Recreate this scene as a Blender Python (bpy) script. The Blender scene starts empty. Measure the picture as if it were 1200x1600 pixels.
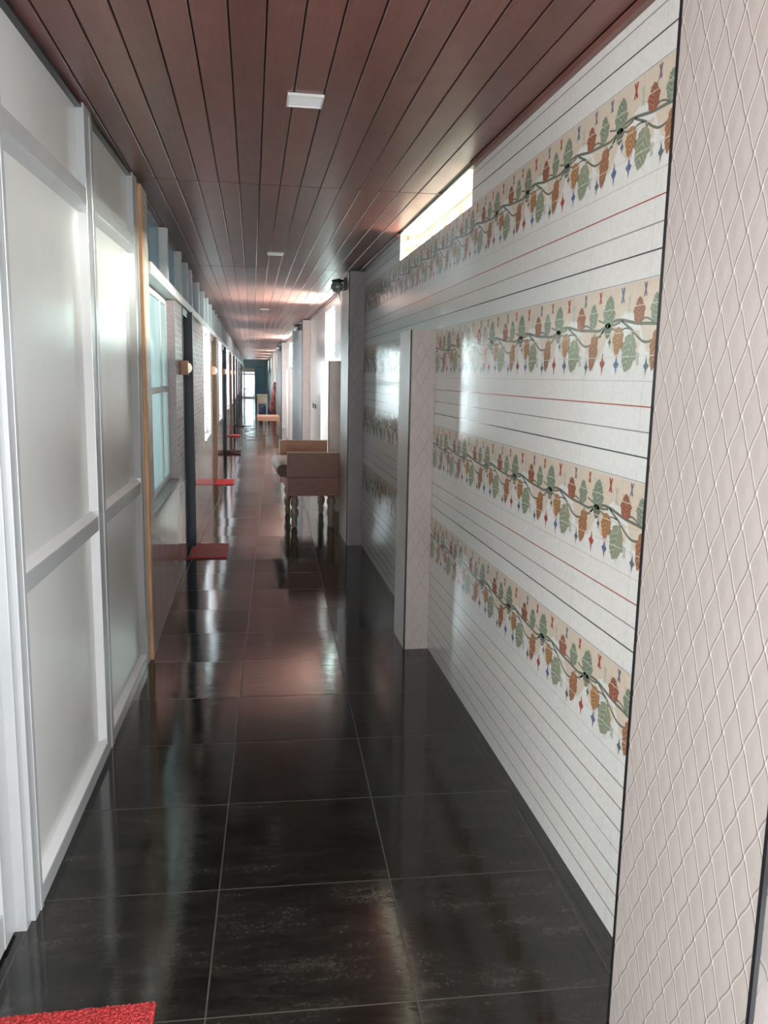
import bpy, bmesh, math, random
from math import sin, cos, pi, radians
from mathutils import Matrix, Vector

random.seed(7)
SC = bpy.context.scene
COL = SC.collection

# ------------------------------------------------------------------ camera
F, YAW, PITCH, ROLL, BROT = 1275.886, 0.161134, 0.163967, 0.0194378, 0.0270609
H = 1.55
cam_d = bpy.data.cameras.new('camera')
cam = bpy.data.objects.new('camera', cam_d)
COL.objects.link(cam)
SC.camera = cam
f = Vector((sin(YAW) * cos(PITCH), cos(YAW) * cos(PITCH), -sin(PITCH)))
r = Vector((cos(YAW), -sin(YAW), 0))
u = r.cross(f)
r2 = r * cos(ROLL) + u * sin(ROLL)
u2 = -r * sin(ROLL) + u * cos(ROLL)
M = Matrix.Identity(4)
for i in range(3):
    M[i][0], M[i][1], M[i][2] = r2[i], u2[i], -f[i]
M[2][3] = H
cam.matrix_world = M
cam_d.sensor_fit = 'VERTICAL'
cam_d.sensor_height = 24.0
cam_d.lens = F / 1600 * 24.0
cam_d.clip_start = 0.05

# ------------------------------------------------------------------ materials
def new_mat(name):
    m = bpy.data.materials.new(name)
    m.use_nodes = True
    nt = m.node_tree
    return m, nt, nt.nodes['Principled BSDF']

def N(nt, typ, **kw):
    n = nt.nodes.new(typ)
    for k, v in kw.items():
        setattr(n, k, v)
    return n

def mathn(nt, op, a, b=None, clamp=False):
    n = N(nt, 'ShaderNodeMath', operation=op, use_clamp=clamp)
    for i, v in enumerate((a, b)):
        if v is None:
            continue
        if isinstance(v, (int, float)):
            n.inputs[i].default_value = v
        else:
            nt.links.new(v, n.inputs[i])
    return n.outputs[0]

def ramp(nt, fac, stops):
    n = N(nt, 'ShaderNodeValToRGB')
    e = n.color_ramp.elements
    while len(e) < len(stops):
        e.new(0.5)
    for el, (p, c) in zip(e, stops):
        el.position = p
        el.color = (*c, 1)
    nt.links.new(fac, n.inputs[0])
    return n.outputs[0]

def noise(nt, scale, detail=3, rough=0.5, vec=None, mapscale=None):
    tc = N(nt, 'ShaderNodeTexCoord')
    src = tc.outputs['Object'] if vec is None else vec
    if mapscale:
        mp = N(nt, 'ShaderNodeMapping')
        mp.inputs['Scale'].default_value = mapscale
        nt.links.new(src, mp.inputs[0])
        src = mp.outputs[0]
    n = N(nt, 'ShaderNodeTexNoise')
    n.inputs['Scale'].default_value = scale
    n.inputs['Detail'].default_value = detail
    n.inputs['Roughness'].default_value = rough
    nt.links.new(src, n.inputs['Vector'])
    return n.outputs[0]

def bump(nt, bsdf, h, strength=0.3, dist=0.002):
    b = N(nt, 'ShaderNodeBump')
    b.inputs['Strength'].default_value = strength
    b.inputs['Distance'].default_value = dist
    nt.links.new(h, b.inputs['Height'])
    nt.links.new(b.outputs[0], bsdf.inputs['Normal'])

def plain(name, c, rough=0.5, metal=0.0, var=0.12, vscale=6, spec=0.5, bumps=None, mapscale=None):
    m, nt, b = new_mat(name)
    nz = noise(nt, vscale, 4, 0.6, mapscale=mapscale)
    lo = tuple(x * (1 - var) for x in c)
    hi = tuple(min(1, x * (1 + var)) for x in c)
    nt.links.new(ramp(nt, nz, [(0.3, lo), (0.7, hi)]), b.inputs['Base Color'])
    b.inputs['Roughness'].default_value = rough
    b.inputs['Metallic'].default_value = metal
    b.inputs['Specular IOR Level'].default_value = spec
    if bumps:
        bump(nt, b, noise(nt, bumps[0], 3), bumps[1], bumps[2])
    return m

MT = {}
MT['alu'] = plain('aluminium', (0.54, 0.56, 0.57), 0.26, 0.25, 0.05, 3)
MT['white_alu'] = plain('white_aluminium', (0.82, 0.84, 0.85), 0.35, 0.0, 0.04, 3)
MT['panel'] = plain('partition_board', (0.70, 0.715, 0.70), 0.21, 0.0, 0.05, 2.2, 0.6, (60, 0.06, 0.001))
MT['black'] = plain('black_trim', (0.012, 0.012, 0.014), 0.35, 0, 0.2)
MT['navy'] = plain('navy_paint', (0.028, 0.047, 0.072), 0.35, 0, 0.2, 8)
MT['white'] = plain('white_paint', (0.85, 0.85, 0.83), 0.45, 0, 0.03)
MT['cream'] = plain('cream_plaster', (0.88, 0.85, 0.76), 0.6, 0, 0.04, 5)
MT['granite'] = plain('granite_sill', (0.36, 0.33, 0.32), 0.25, 0, 0.25, 60)
MT['wood_shaded'] = plain('shaded_wood', (0.31, 0.14, 0.095), 0.38, 0, 0.14, 3, mapscale=(4, 4, 22))  # bench wood with the near end board's shade put into the colour
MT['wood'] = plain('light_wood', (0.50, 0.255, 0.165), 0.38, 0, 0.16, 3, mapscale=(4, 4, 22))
MT['wood_pale'] = plain('pale_wood_edge', (0.78, 0.62, 0.46), 0.45, 0, 0.1, 5)
MT['leg'] = plain('turned_leg_wood', (0.42, 0.33, 0.25), 0.25, 0, 0.12, 9)
MT['cushion'] = plain('brown_upholstery', (0.22, 0.145, 0.11), 0.6, 0, 0.1, 20, 0.4, (250, 0.25, 0.001))
MT['orange'] = plain('orange_wood_edge', (0.66, 0.37, 0.19), 0.5, 0, 0.2, 5, mapscale=(3, 3, 1))
MT['brown_door'] = plain('brown_door_wood', (0.24, 0.145, 0.095), 0.4, 0, 0.2, 4, mapscale=(5, 5, 1))
MT['teal_door'] = plain('teal_door_paint', (0.15, 0.33, 0.43), 0.4, 0, 0.2, 2)
MT['blue_grey'] = plain('blue_grey_panel', (0.42, 0.55, 0.60), 0.4, 0, 0.12, 2)
MT['dark_metal'] = plain('dark_metal', (0.06, 0.065, 0.07), 0.35, 0.6, 0.2)
MT['grey_metal'] = plain('grey_metal', (0.35, 0.36, 0.37), 0.3, 0.7, 0.1)
MT['bundle'] = plain('navy_cloth', (0.035, 0.04, 0.09), 0.85, 0, 0.4, 14)
MT['backing'] = plain('ceiling_backing', (0.014, 0.010, 0.010), 0.7, 0, 0.2)

# fine concrete for the outside
MT['ground'] = plain('outside_ground', (0.6, 0.55, 0.48), 0.9, 0, 0.15, 2)

# ceiling planks: red-brown wood grain film, slightly glossy
m, nt, b = new_mat('ceiling_wood'); MT['ceiling'] = m
grain = noise(nt, 5.0, 6, 0.65, mapscale=(26, 1.2, 1))
blot = noise(nt, 9.0, 3, 0.6)
tc = N(nt, 'ShaderNodeTexCoord')
sp = N(nt, 'ShaderNodeSeparateXYZ'); nt.links.new(tc.outputs['Object'], sp.inputs[0])
pid = mathn(nt, 'FLOOR', mathn(nt, 'DIVIDE', mathn(nt, 'ADD', sp.outputs[0], 0.468), 0.1028))
wn = N(nt, 'ShaderNodeTexWhiteNoise', noise_dimensions='1D'); nt.links.new(pid, wn.inputs['W'])
mixv = mathn(nt, 'ADD', mathn(nt, 'MULTIPLY', grain, 0.45), mathn(nt, 'ADD', mathn(nt, 'MULTIPLY', blot, 0.35), mathn(nt, 'MULTIPLY', wn.outputs[0], 0.18)))
nt.links.new(ramp(nt, mixv, [(0.30, (0.130, 0.052, 0.044)), (0.68, (0.255, 0.106, 0.087))]), b.inputs['Base Color'])
b.inputs['Roughness'].default_value = 0.36
b.inputs['Specular IOR Level'].default_value = 0.5
bump(nt, b, grain, 0.10, 0.001)

# floor: dark polished slate-look tile with grout lines
TW, TD = 0.5245, 0.5075
m, nt, b = new_mat('floor_tile'); MT['floor'] = m
tc = N(nt, 'ShaderNodeTexCoord')
sp = N(nt, 'ShaderNodeSeparateXYZ'); nt.links.new(tc.outputs['Object'], sp.inputs[0])
def gridline(axis, size, w):
    q = mathn(nt, 'DIVIDE', sp.outputs[axis], size)
    fr = mathn(nt, 'FRACT', mathn(nt, 'ADD', q, 0.5))
    d = mathn(nt, 'ABSOLUTE', mathn(nt, 'SUBTRACT', fr, 0.5))
    return mathn(nt, 'LESS_THAN', d, w / size), mathn(nt, 'FLOOR', q)
gx, ix = gridline(0, TW, 0.0022)
gy, iy = gridline(1, TD, 0.0022)
g = mathn(nt, 'MAXIMUM', gx, gy)
cid = mathn(nt, 'ADD', mathn(nt, 'MULTIPLY', ix, 7.31), mathn(nt, 'MULTIPLY', iy, 3.77))
cmb = N(nt, 'ShaderNodeCombineXYZ')
nt.links.new(mathn(nt, 'ADD', sp.outputs[0], mathn(nt, 'MULTIPLY', cid, 3.0)), cmb.inputs[0])
nt.links.new(sp.outputs[1], cmb.inputs[1]); nt.links.new(cid, cmb.inputs[2])
cl1 = noise(nt, 3.6, 8, 0.66, vec=cmb.outputs[0], mapscale=(1, 2.2, 1))
cl2 = noise(nt, 75, 6, 0.8, vec=cmb.outputs[0])
cl3 = noise(nt, 9, 6, 0.7, vec=cmb.outputs[0], mapscale=(0.6, 3.5, 1))
sumv = mathn(nt, 'ADD', mathn(nt, 'MULTIPLY', cl1, 0.42), mathn(nt, 'ADD', mathn(nt, 'MULTIPLY', cl2, 0.42), mathn(nt, 'MULTIPLY', cl3, 0.30)))
colr = ramp(nt, sumv, [(0.43, (0.0040, 0.0045, 0.0040)), (0.53, (0.0100, 0.0105, 0.0093)), (0.61, (0.021, 0.0205, 0.018)), (0.74, (0.065, 0.060, 0.051))])
mx = N(nt, 'ShaderNodeMixRGB'); nt.links.new(g, mx.inputs[0]); nt.links.new(colr, mx.inputs[1])
mx.inputs[2].default_value = (0.06, 0.055, 0.047, 1)
nt.links.new(mx.outputs[0], b.inputs['Base Color'])
rr = mathn(nt, 'ADD', mathn(nt, 'MULTIPLY', cl1, 0.10), mathn(nt, 'ADD', 0.05, mathn(nt, 'MULTIPLY', g, 0.4)))
nt.links.new(rr, b.inputs['Roughness'])
b.inputs['Specular IOR Level'].default_value = 0.7
wt = N(nt, 'ShaderNodeTexWhiteNoise', noise_dimensions='1D'); nt.links.new(cid, wt.inputs['W'])
ws = N(nt, 'ShaderNodeSeparateColor'); nt.links.new(wt.outputs['Color'], ws.inputs[0])
tx = mathn(nt, 'MULTIPLY', mathn(nt, 'SUBTRACT', sp.outputs[0], mathn(nt, 'MULTIPLY', ix, TW)), mathn(nt, 'MULTIPLY', mathn(nt, 'SUBTRACT', ws.outputs[0], 0.5), 0.016))
ty = mathn(nt, 'MULTIPLY', mathn(nt, 'SUBTRACT', sp.outputs[1], mathn(nt, 'MULTIPLY', iy, TD)), mathn(nt, 'MULTIPLY', mathn(nt, 'SUBTRACT', ws.outputs[1], 0.5), 0.018))
band = mathn(nt, 'MULTIPLY', noise(nt, 7, 4, 0.6, vec=cmb.outputs[0], mapscale=(0.8, 3, 1)), 0.0007)
low_ = mathn(nt, 'MULTIPLY', noise(nt, 2.0, 2, vec=cmb.outputs[0]), 0.0006)
bump(nt, b, mathn(nt, 'SUBTRACT', mathn(nt, 'ADD', mathn(nt, 'ADD', tx, ty), mathn(nt, 'ADD', band, low_)), mathn(nt, 'MULTIPLY', g, 0.0004)), 1.0, 1.0)

# glazed wall tile, colour from a face attribute
def attr_mat(name, rough, var=0.06, wob=0.10):
    m, nt, b = new_mat(name)
    at = N(nt, 'ShaderNodeAttribute'); at.attribute_name = 'Col'
    nz = noise(nt, 70, 4, 0.7)
    mul = N(nt, 'ShaderNodeMixRGB', blend_type='MULTIPLY'); mul.inputs[0].default_value = 1
    nt.links.new(at.outputs['Color'], mul.inputs[1])
    nt.links.new(ramp(nt, nz, [(0.3, (1 - var * 2,) * 3), (0.7, (1,) * 3)]), mul.inputs[2])
    nt.links.new(mul.outputs[0], b.inputs['Base Color'])
    b.inputs['Roughness'].default_value = rough
    bump(nt, b, noise(nt, 5, 2), wob, 0.006)
    return m
MT['tile'] = attr_mat('glazed_tile', 0.13)

# diamond relief tile on the pillars
def diamond_mat(name, c, rough=0.35):
    m, nt, b = new_mat(name)
    tc = N(nt, 'ShaderNodeTexCoord')
    sp = N(nt, 'ShaderNodeSeparateXYZ'); nt.links.new(tc.outputs['Object'], sp.inputs[0])
    p = mathn(nt, 'DIVIDE', mathn(nt, 'ADD', sp.outputs[0], mathn(nt, 'ADD', sp.outputs[1], -2.345 - 0.0)), 0.0635)
    q = mathn(nt, 'DIVIDE', mathn(nt, 'ADD', sp.outputs[2], -1.493), 0.128)
    # gently curved lattice lines: lens-shaped cells
    ridge = []
    for s in (1, -1):
        base = mathn(nt, 'ADD', p, mathn(nt, 'MULTIPLY', q, s))
        dif = mathn(nt, 'SUBTRACT', p, mathn(nt, 'MULTIPLY', q, s))
        wob = mathn(nt, 'MULTIPLY', mathn(nt, 'SINE', mathn(nt, 'MULTIPLY', dif, 2 * pi)), 0.022 * s)
        fr = mathn(nt, 'FRACT', mathn(nt, 'ADD', mathn(nt, 'ADD', base, wob), 0.5))
        ridge.append(mathn(nt, 'ABSOLUTE', mathn(nt, 'SUBTRACT', fr, 0.5)))
    d = mathn(nt, 'MINIMUM', ridge[0], ridge[1])
    dm = mathn(nt, 'MAXIMUM', ridge[0], ridge[1])
    line = mathn(nt, 'SUBTRACT', 1.0, mathn(nt, 'DIVIDE', d, 0.055, clamp=True))
    node = mathn(nt, 'SUBTRACT', 1.0, mathn(nt, 'DIVIDE', dm, 0.085, clamp=True))
    pill = mathn(nt, 'POWER', mathn(nt, 'MULTIPLY', mathn(nt, 'MULTIPLY', ridge[0], ridge[1]), 4.0), 0.6)
    hgt = mathn(nt, 'ADD', mathn(nt, 'MULTIPLY', line, 0.45), mathn(nt, 'ADD', mathn(nt, 'MULTIPLY', node, 0.5), mathn(nt, 'MULTIPLY', pill, 0.26)))
    fac = mathn(nt, 'ADD', mathn(nt, 'MULTIPLY', line, 0.45), mathn(nt, 'MULTIPLY', node, 1.4), clamp=True)
    nz = noise(nt, 7, 3, 0.6)
    mx = N(nt, 'ShaderNodeMixRGB')
    nt.links.new(fac, mx.inputs[0])
    nt.links.new(ramp(nt, nz, [(0.3, tuple(x * 0.95 for x in c)), (0.7, c)]), mx.inputs[1])
    mx.inputs[2].default_value = (min(.95, c[0] * 1.28), min(.95, c[1] * 1.29), min(.95, c[2] * 1.30), 1)
    nt.links.new(mx.outputs[0], b.inputs['Base Color'])
    b.inputs['Roughness'].default_value = rough
    bump(nt, b, hgt, 0.8, 0.0065)
    return m
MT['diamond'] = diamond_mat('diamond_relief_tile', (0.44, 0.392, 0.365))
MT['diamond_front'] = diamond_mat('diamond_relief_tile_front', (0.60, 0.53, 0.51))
MT['diamond_shade'] = diamond_mat('diamond_relief_tile_shade', (0.13, 0.112, 0.118), 0.6)  # same relief tile, shade of the far corridor faces put into the colour
MT['diamond_dimmed'] = diamond_mat('diamond_relief_tile_dimmed', (0.20, 0.175, 0.165))  # near pillar's front, colour darkened to offset the added side light
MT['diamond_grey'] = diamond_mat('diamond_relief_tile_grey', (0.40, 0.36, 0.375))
MT['pink_tile'] = plain('pink_tile', (0.84, 0.73, 0.69), 0.5, 0, 0.06, 8)

MT['pier'] = plain('pale_pier_tile', (0.74, 0.67, 0.56), 0.25, 0, 0.12, 3, mapscale=(1, 1, 5))
# left wall cladding: purple-grey stone-look tile with horizontal courses
m, nt, b = new_mat('stone_course_tile'); MT['stone'] = m
tc = N(nt, 'ShaderNodeTexCoord')
sp = N(nt, 'ShaderNodeSeparateXYZ'); nt.links.new(tc.outputs['Object'], sp.inputs[0])
cb = N(nt, 'ShaderNodeCombineXYZ')
nt.links.new(mathn(nt, 'ADD', sp.outputs[0], sp.outputs[1]), cb.inputs[0]); nt.links.new(sp.outputs[2], cb.inputs[1])
bk = N(nt, 'ShaderNodeTexBrick'); nt.links.new(cb.outputs[0], bk.inputs[0])
bk.inputs['Scale'].default_value = 1.0
bk.inputs['Brick Width'].default_value = 0.30
bk.inputs['Row Height'].default_value = 0.045
bk.inputs['Mortar Size'].default_value = 0.004
bk.inputs['Color1'].default_value = (0.50, 0.425, 0.44, 1)
bk.inputs['Color2'].default_value = (0.62, 0.55, 0.555, 1)
bk.inputs['Mortar'].default_value = (0.72, 0.67, 0.66, 1)
nt.links.new(bk.outputs[0], b.inputs['Base Color'])
b.inputs['Roughness'].default_value = 0.22
bump(nt, b, bk.outputs[1], -0.4, 0.003)
MT['glaze_pink'] = plain('pink_glazed_tile', (0.56, 0.47, 0.475), 0.10, 0, 0.10, 3, mapscale=(1, 6, 0.3))
MT['mosaic'] = plain('mauve_mosaic', (0.50, 0.40, 0.42), 0.4, 0, 0.22, 90)

# red coil mat
m, nt, b = new_mat('red_coil'); MT['mat'] = m
nz = noise(nt, 160, 3, 0.7)
nt.links.new(ramp(nt, nz, [(0.3, (0.22, 0.012, 0.014)), (0.65, (0.60, 0.045, 0.045))]), b.inputs['Base Color'])
b.inputs['Roughness'].default_value = 0.55
bump(nt, b, nz, 0.8, 0.004)
MT['mat_dark'] = plain('dark_red_coil', (0.16, 0.05, 0.05), 0.7, 0, 0.4, 120)

# maroon carpet
m, nt, b = new_mat('maroon_carpet'); MT['carpet'] = m
nz = noise(nt, 12, 3, 0.6)
nt.links.new(ramp(nt, nz, [(0.40, (0.16, 0.02, 0.03)), (0.52, (0.32, 0.06, 0.06)), (0.62, (0.45, 0.22, 0.17))]), b.inputs['Base Color'])
b.inputs['Roughness'].default_value = 0.9

# translucent panes lit from the rooms / the outdoors behind them
def pane(name, c, trans=0.75, rough=0.12):
    m, nt, b = new_mat(name)
    out = nt.nodes['Material Output']
    tr = N(nt, 'ShaderNodeBsdfTranslucent'); tr.inputs[0].default_value = (*c, 1)
    nz = noise(nt, 14, 2, mapscale=(1, 6, 0.2))
    nt.links.new(ramp(nt, nz, [(0.35, tuple(x * 0.85 for x in c)), (0.65, c)]), tr.inputs[0])
    nt.links.new(ramp(nt, nz, [(0.35, tuple(x * 0.85 for x in c)), (0.65, c)]), b.inputs['Base Color'])
    b.inputs['Roughness'].default_value = rough
    mx = N(nt, 'ShaderNodeMixShader'); mx.inputs[0].default_value = trans
    nt.links.new(b.outputs[0], mx.inputs[1]); nt.links.new(tr.outputs[0], mx.inputs[2])
    nt.links.new(mx.outputs[0], out.inputs[0])
    return m
MT['teal_pane'] = pane('teal_pane', (0.50, 0.61, 0.61), 0.5)
MT['teal_dark'] = pane('teal_clerestory_pane', (0.30, 0.39, 0.43), 0.45)
MT['bright_pane'] = pane('bright_pane', (0.86, 0.93, 0.95), 0.85)
def clear(name, c):
    m, nt, b = new_mat(name)
    out = nt.nodes['Material Output']
    tr = N(nt, 'ShaderNodeBsdfTransparent'); tr.inputs[0].default_value = (*c, 1)
    b.inputs['Base Color'].default_value = (*c, 1); b.inputs['Roughness'].default_value = 0.05
    fr = N(nt, 'ShaderNodeFresnel'); fr.inputs[0].default_value = 1.45
    mx = N(nt, 'ShaderNodeMixShader'); nt.links.new(fr.outputs[0], mx.inputs[0])
    nt.links.new(tr.outputs[0], mx.inputs[1]); nt.links.new(b.outputs[0], mx.inputs[2])
    nt.links.new(mx.outputs[0], out.inputs[0])
    return m
def frosted(name, c, clearness):
    m, nt, b = new_mat(name)
    out = nt.nodes['Material Output']
    tp = N(nt, 'ShaderNodeBsdfTransparent'); tp.inputs[0].default_value = (*c, 1)
    tl = N(nt, 'ShaderNodeBsdfTranslucent'); tl.inputs[0].default_value = (*c, 1)
    mx = N(nt, 'ShaderNodeMixShader'); mx.inputs[0].default_value = clearness
    nt.links.new(tl.outputs[0], mx.inputs[1]); nt.links.new(tp.outputs[0], mx.inputs[2])
    nt.links.new(mx.outputs[0], out.inputs[0])
    return m
MT['sky_pane'] = frosted('frosted_cyan_pane', (0.50, 0.66, 0.68), 0.75)
MT['clear_pane'] = clear('clear_pane', (0.8, 0.82, 0.80))
MT['curtain'] = pane('pale_curtain', (0.8, 0.85, 0.8), 0.7)

def glow(name, c, e):
    m, nt, b = new_mat(name)
    nz = noise(nt, 9, 2)
    nt.links.new(ramp(nt, nz, [(0.3, tuple(x * 0.95 for x in c)), (0.7, c)]), b.inputs['Base Color'])
    b.inputs['Emission Color'].default_value = (*c, 1)
    b.inputs['Emission Strength'].default_value = e
    b.inputs['Roughness'].default_value = 0.4
    return m
MT['diffuser'] = glow('lamp_diffuser', (0.80, 0.81, 0.83), 0.12)
MT['globe'] = glow('lamp_globe', (0.95, 0.88, 0.70), 0.35)
MT['glass_globe'] = plain('smoked_globe', (0.42, 0.43, 0.43), 0.08, 0.2, 0.3, 30)

# ------------------------------------------------------------------ mesh builder
class MB:
    def __init__(s):
        s.v = []; s.f = []; s.m = []; s.c = []; s.sm = []
    def add(s, vs, fs, mi=0, col=(1, 1, 1), smooth=False):
        o = len(s.v)
        s.v += [tuple(p) for p in vs]
        for q in fs:
            s.f.append([o + i for i in q]); s.m.append(mi); s.c.append(col); s.sm.append(smooth)
        return s
    def box(s, x0, x1, y0, y1, z0, z1, mi=0, col=(1, 1, 1), fn=None):
        vs = [(x, y, z) for z in (z0, z1) for y in (y0, y1) for x in (x0, x1)]
        if fn: vs = [fn(*p) for p in vs]
        fs = [(0, 2, 3, 1), (4, 5, 7, 6), (0, 1, 5, 4), (2, 6, 7, 3), (0, 4, 6, 2), (1, 3, 7, 5)]
        return s.add(vs, fs, mi, col)
    def quad(s, pts, mi=0, col=(1, 1, 1)):
        return s.add(pts, [tuple(range(len(pts)))], mi, col)
    def lathe(s, prof, seg=20, mi=0, mat=None, smooth=True, closed=True):
        vs = []; n = len(prof)
        for (rad, z) in prof:
            for k in range(seg):
                a = 2 * pi * k / seg
                vs.append(Vector((rad * cos(a), rad * sin(a), z)))
        if mat: vs = [mat @ p for p in vs]
        fs = []
        for i in range(n - 1):
            for k in range(seg):
                k2 = (k + 1) % seg
                fs.append((i * seg + k, i * seg + k2, (i + 1) * seg + k2, (i + 1) * seg + k))
        if closed:
            fs.append(tuple(reversed(range(seg)))); fs.append(tuple(range((n - 1) * seg, n * seg)))
        return s.add(vs, fs, mi, smooth=smooth)
    def tube(s, pts, rad, seg=10, mi=0):
        vs = []; pts = [Vector(p) for p in pts]
        for i, p in enumerate(pts):
            d = (pts[min(i + 1, len(pts) - 1)] - pts[max(i - 1, 0)]).normalized()
            a = d.orthogonal().normalized() if i == 0 else (a - d * a.dot(d)).normalized()
            bb = d.cross(a)
            for k in range(seg):
                t = 2 * pi * k / seg
                vs.append(p + (a * cos(t) + bb * sin(t)) * rad)
        fs = []
        for i in range(len(pts) - 1):
            for k in range(seg):
                k2 = (k + 1) % seg
                fs.append((i * seg + k, i * seg + k2, (i + 1) * seg + k2, (i + 1) * seg + k))
        fs.append(tuple(reversed(range(seg)))); fs.append(tuple(range((len(pts) - 1) * seg, len(pts) * seg)))
        return s.add(vs, fs, mi, smooth=True)
    def build(s, name, mats, parent=None, bevel=0, bseg=2):
        me = bpy.data.meshes.new(name)
        if not isinstance(mats, (list, tuple)): mats = [mats]
        org = Vector(parent.location) if parent else Vector((0, 0, 0))
        p = parent
        while p is not None and p.parent is not None:
            p = p.parent; org += Vector(p.location)
        me.from_pydata([tuple(Vector(q) - org) for q in s.v], [], s.f)
        for mm in mats: me.materials.append(mm)
        for p_, mi, sm in zip(me.polygons, s.m, s.sm):
            p_.material_index = mi; p_.use_smooth = sm
        if any(c != (1, 1, 1) for c in s.c):
            at = me.color_attributes.new('Col', 'FLOAT_COLOR', 'CORNER')
            k = 0
            for p_, c in zip(me.polygons, s.c):
                for _ in p_.vertices:
                    at.data[k].color = (*c, 1); k += 1
        me.validate(); me.update()
        o = bpy.data.objects.new(name, me); COL.objects.link(o)
        if parent: o.parent = parent
        if bevel:
            md = o.modifiers.new('bevel', 'BEVEL'); md.width = bevel; md.segments = bseg; md.limit_method = 'ANGLE'
        return o

def empty(name, loc=(0, 0, 0)):
    o = bpy.data.objects.new(name, None); COL.objects.link(o); o.location = loc
    o.empty_display_size = 0.1
    return o
def tag(o, label, cat, group=None):
    o['label'] = label; o['category'] = cat
    if group: o['group'] = group
    return o
def struct(o, label=None):
    o['kind'] = 'structure'
    if label: o['label'] = label
    return o

ZC = 2.505          # ceiling height
XR = 0.994          # right wall face
XP = 0.852          # pillar face
XL = -0.55          # left wall face
YB, YE = -1.9, 56.0 # back / end of corridor

# ------------------------------------------------------------------ floor
fm = MB()
fm.box(-1.2, 1.3, YB, YE + 3, -0.10, 0.0)
fl = fm.build('floor', MT['floor'])
# tile grid follows the near corridor direction
ca, sa = cos(-BROT), sin(-BROT)
org = Vector((0.4145, 2.296, 0))
Mf = Matrix.Translation(org) @ Matrix.Rotation(-BROT, 4, 'Z')
fl.data.transform(Mf.inverted()); fl.matrix_world = Mf
struct(fl, 'dark polished slate-look tiled floor')

# ------------------------------------------------------------------ ceiling
cm = MB()
grooves = [-0.468 + 0.1028 * k for k in range(-2, 15)]
joints = [YB, 1.088, 4.424, 7.76, 11.09, 14.43, 17.77, 21.1, 24.44, 27.8, 31.1, 34.4, 37.8, 41.1, 44.4, YE]
gap = 0.0028
for i in range(len(grooves) - 1):
    x0, x1 = grooves[i] + gap, grooves[i + 1] - gap
    for j in range(len(joints) - 1):
        y0, y1 = joints[j] + 0.006, joints[j + 1] - 0.006
        e = 0.002
        # plank with chamfered long edges
        pr = [(x0, ZC + 0.007), (x0, ZC + e), (x0 + e, ZC), (x1 - e, ZC), (x1, ZC + e), (x1, ZC + 0.007)]
        vs = [(px, yy, pz) for yy in (y0, y1) for (px, pz) in pr]
        n = len(pr)
        fs = [(k, k + 1, n + k + 1, n + k) for k in range(n - 1)] + [tuple(range(n))[::-1], tuple(range(n, 2 * n))]
        cm.add(vs, fs, 0)
cm.box(-1.0, 1.26, YB, YE, ZC + 0.007, ZC + 0.12, 1)
for y in joints[1:-1]:
    cm.box(grooves[0], XR, y - 0.0025, y + 0.0025, ZC - 0.001, ZC + 0.006, 0)
struct(cm.build('ceiling', [MT['ceiling'], MT['backing']]), 'red-brown plank ceiling')
tm = MB()
for (a, bq) in [(YB, 3.785), (5.655, YE)]:
    tm.box(XR - 0.022, XR - 0.0005, a, bq, ZC - 0.022, ZC - 0.0005)
struct(tm.build('trim_1', MT['ceiling']), 'brown ceiling edge strip')

# ------------------------------------------------------------------ right wall with vine tile bands
TH, TL = 0.2586, 0.384
WHITE = (0.80, 0.80, 0.775); PINK = (0.80, 0.70, 0.66)
GREY = (0.30, 0.29, 0.28); DARK = (0.10, 0.105, 0.11); RED = (0.42, 0.10, 0.07); FAINT = (0.58, 0.56, 0.53)
wm = MB()
XO = 1.26
def wall_piece(y0, y1, z0, z1, col=WHITE):
    wm.box(XR, XO, y0, y1, z0, z1, 0, col)
TOPZ = ZC - 0.001
rwin = [(10.14, 11.45), (20.7, 22.6), (27.6, 28.8), (33.4, 34.6), (38.5, 39.6), (44.0, 45.6), (50.5, 52.5)]  # last two windows are added to brighten the far end
WZ0, WZ1 = 1.765, 2.40
wall_piece(1.149, 3.785, 0, TOPZ)
wall_piece(3.785, 5.655, 0, 2.327)
y = 5.655
for (a, bq) in rwin:
    wall_piece(y, a, 0, TOPZ, PINK if y > 6 else WHITE)
    wall_piece(a, bq, 0, WZ0, PINK); wall_piece(a, bq, WZ1, TOPZ, PINK)
    y = bq
wall_piece(y, YE, 0, TOPZ, PINK)
# course lines
def hline(z, y0, y1, col, w=0.0032, x=XR - 0.0006):
    wm.quad([(x, y0, z - w / 2), (x, y1, z - w / 2), (x, y1, z + w / 2), (x, y0, z + w / 2)], 0, col)
YD1 = 9.3
for row in range(0, 10):
    z0 = row * TH
    vine = row in (2, 4, 6, 8)
    for k in range(4):
        z = z0 + k * TH / 4
        if z < 0.01 or z > 2.49: continue
        ye = YD1
        segs = [(1.0, YD1)] if z < 2.32 else [(1.0, 3.785), (5.655, YD1)]
        if k == 0:
            c, w = (FAINT if vine or (row - 1) in (2, 4, 6, 8) else GREY), 0.0022
            if row in (3, 5, 7, 9): c = GREY if row != 9 else GREY
        elif vine:
            c, w = (0.70, 0.66, 0.60), 0.0022
        elif row < 2:
            c, w = ((0.20, 0.17, 0.15), 0.0030) if k != 2 else ((0.33, 0.16, 0.11), 0.003)
        else:
            c, w = {3: (RED, 0.0034), 2: (GREY, 0.0034), 1: (DARK, 0.0042)}[k]
        for (s0, s1) in segs:
            hline(z, s0, s1, c, w, XR - (0.0006 if not vine or k == 0 else 0.0019))
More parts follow.
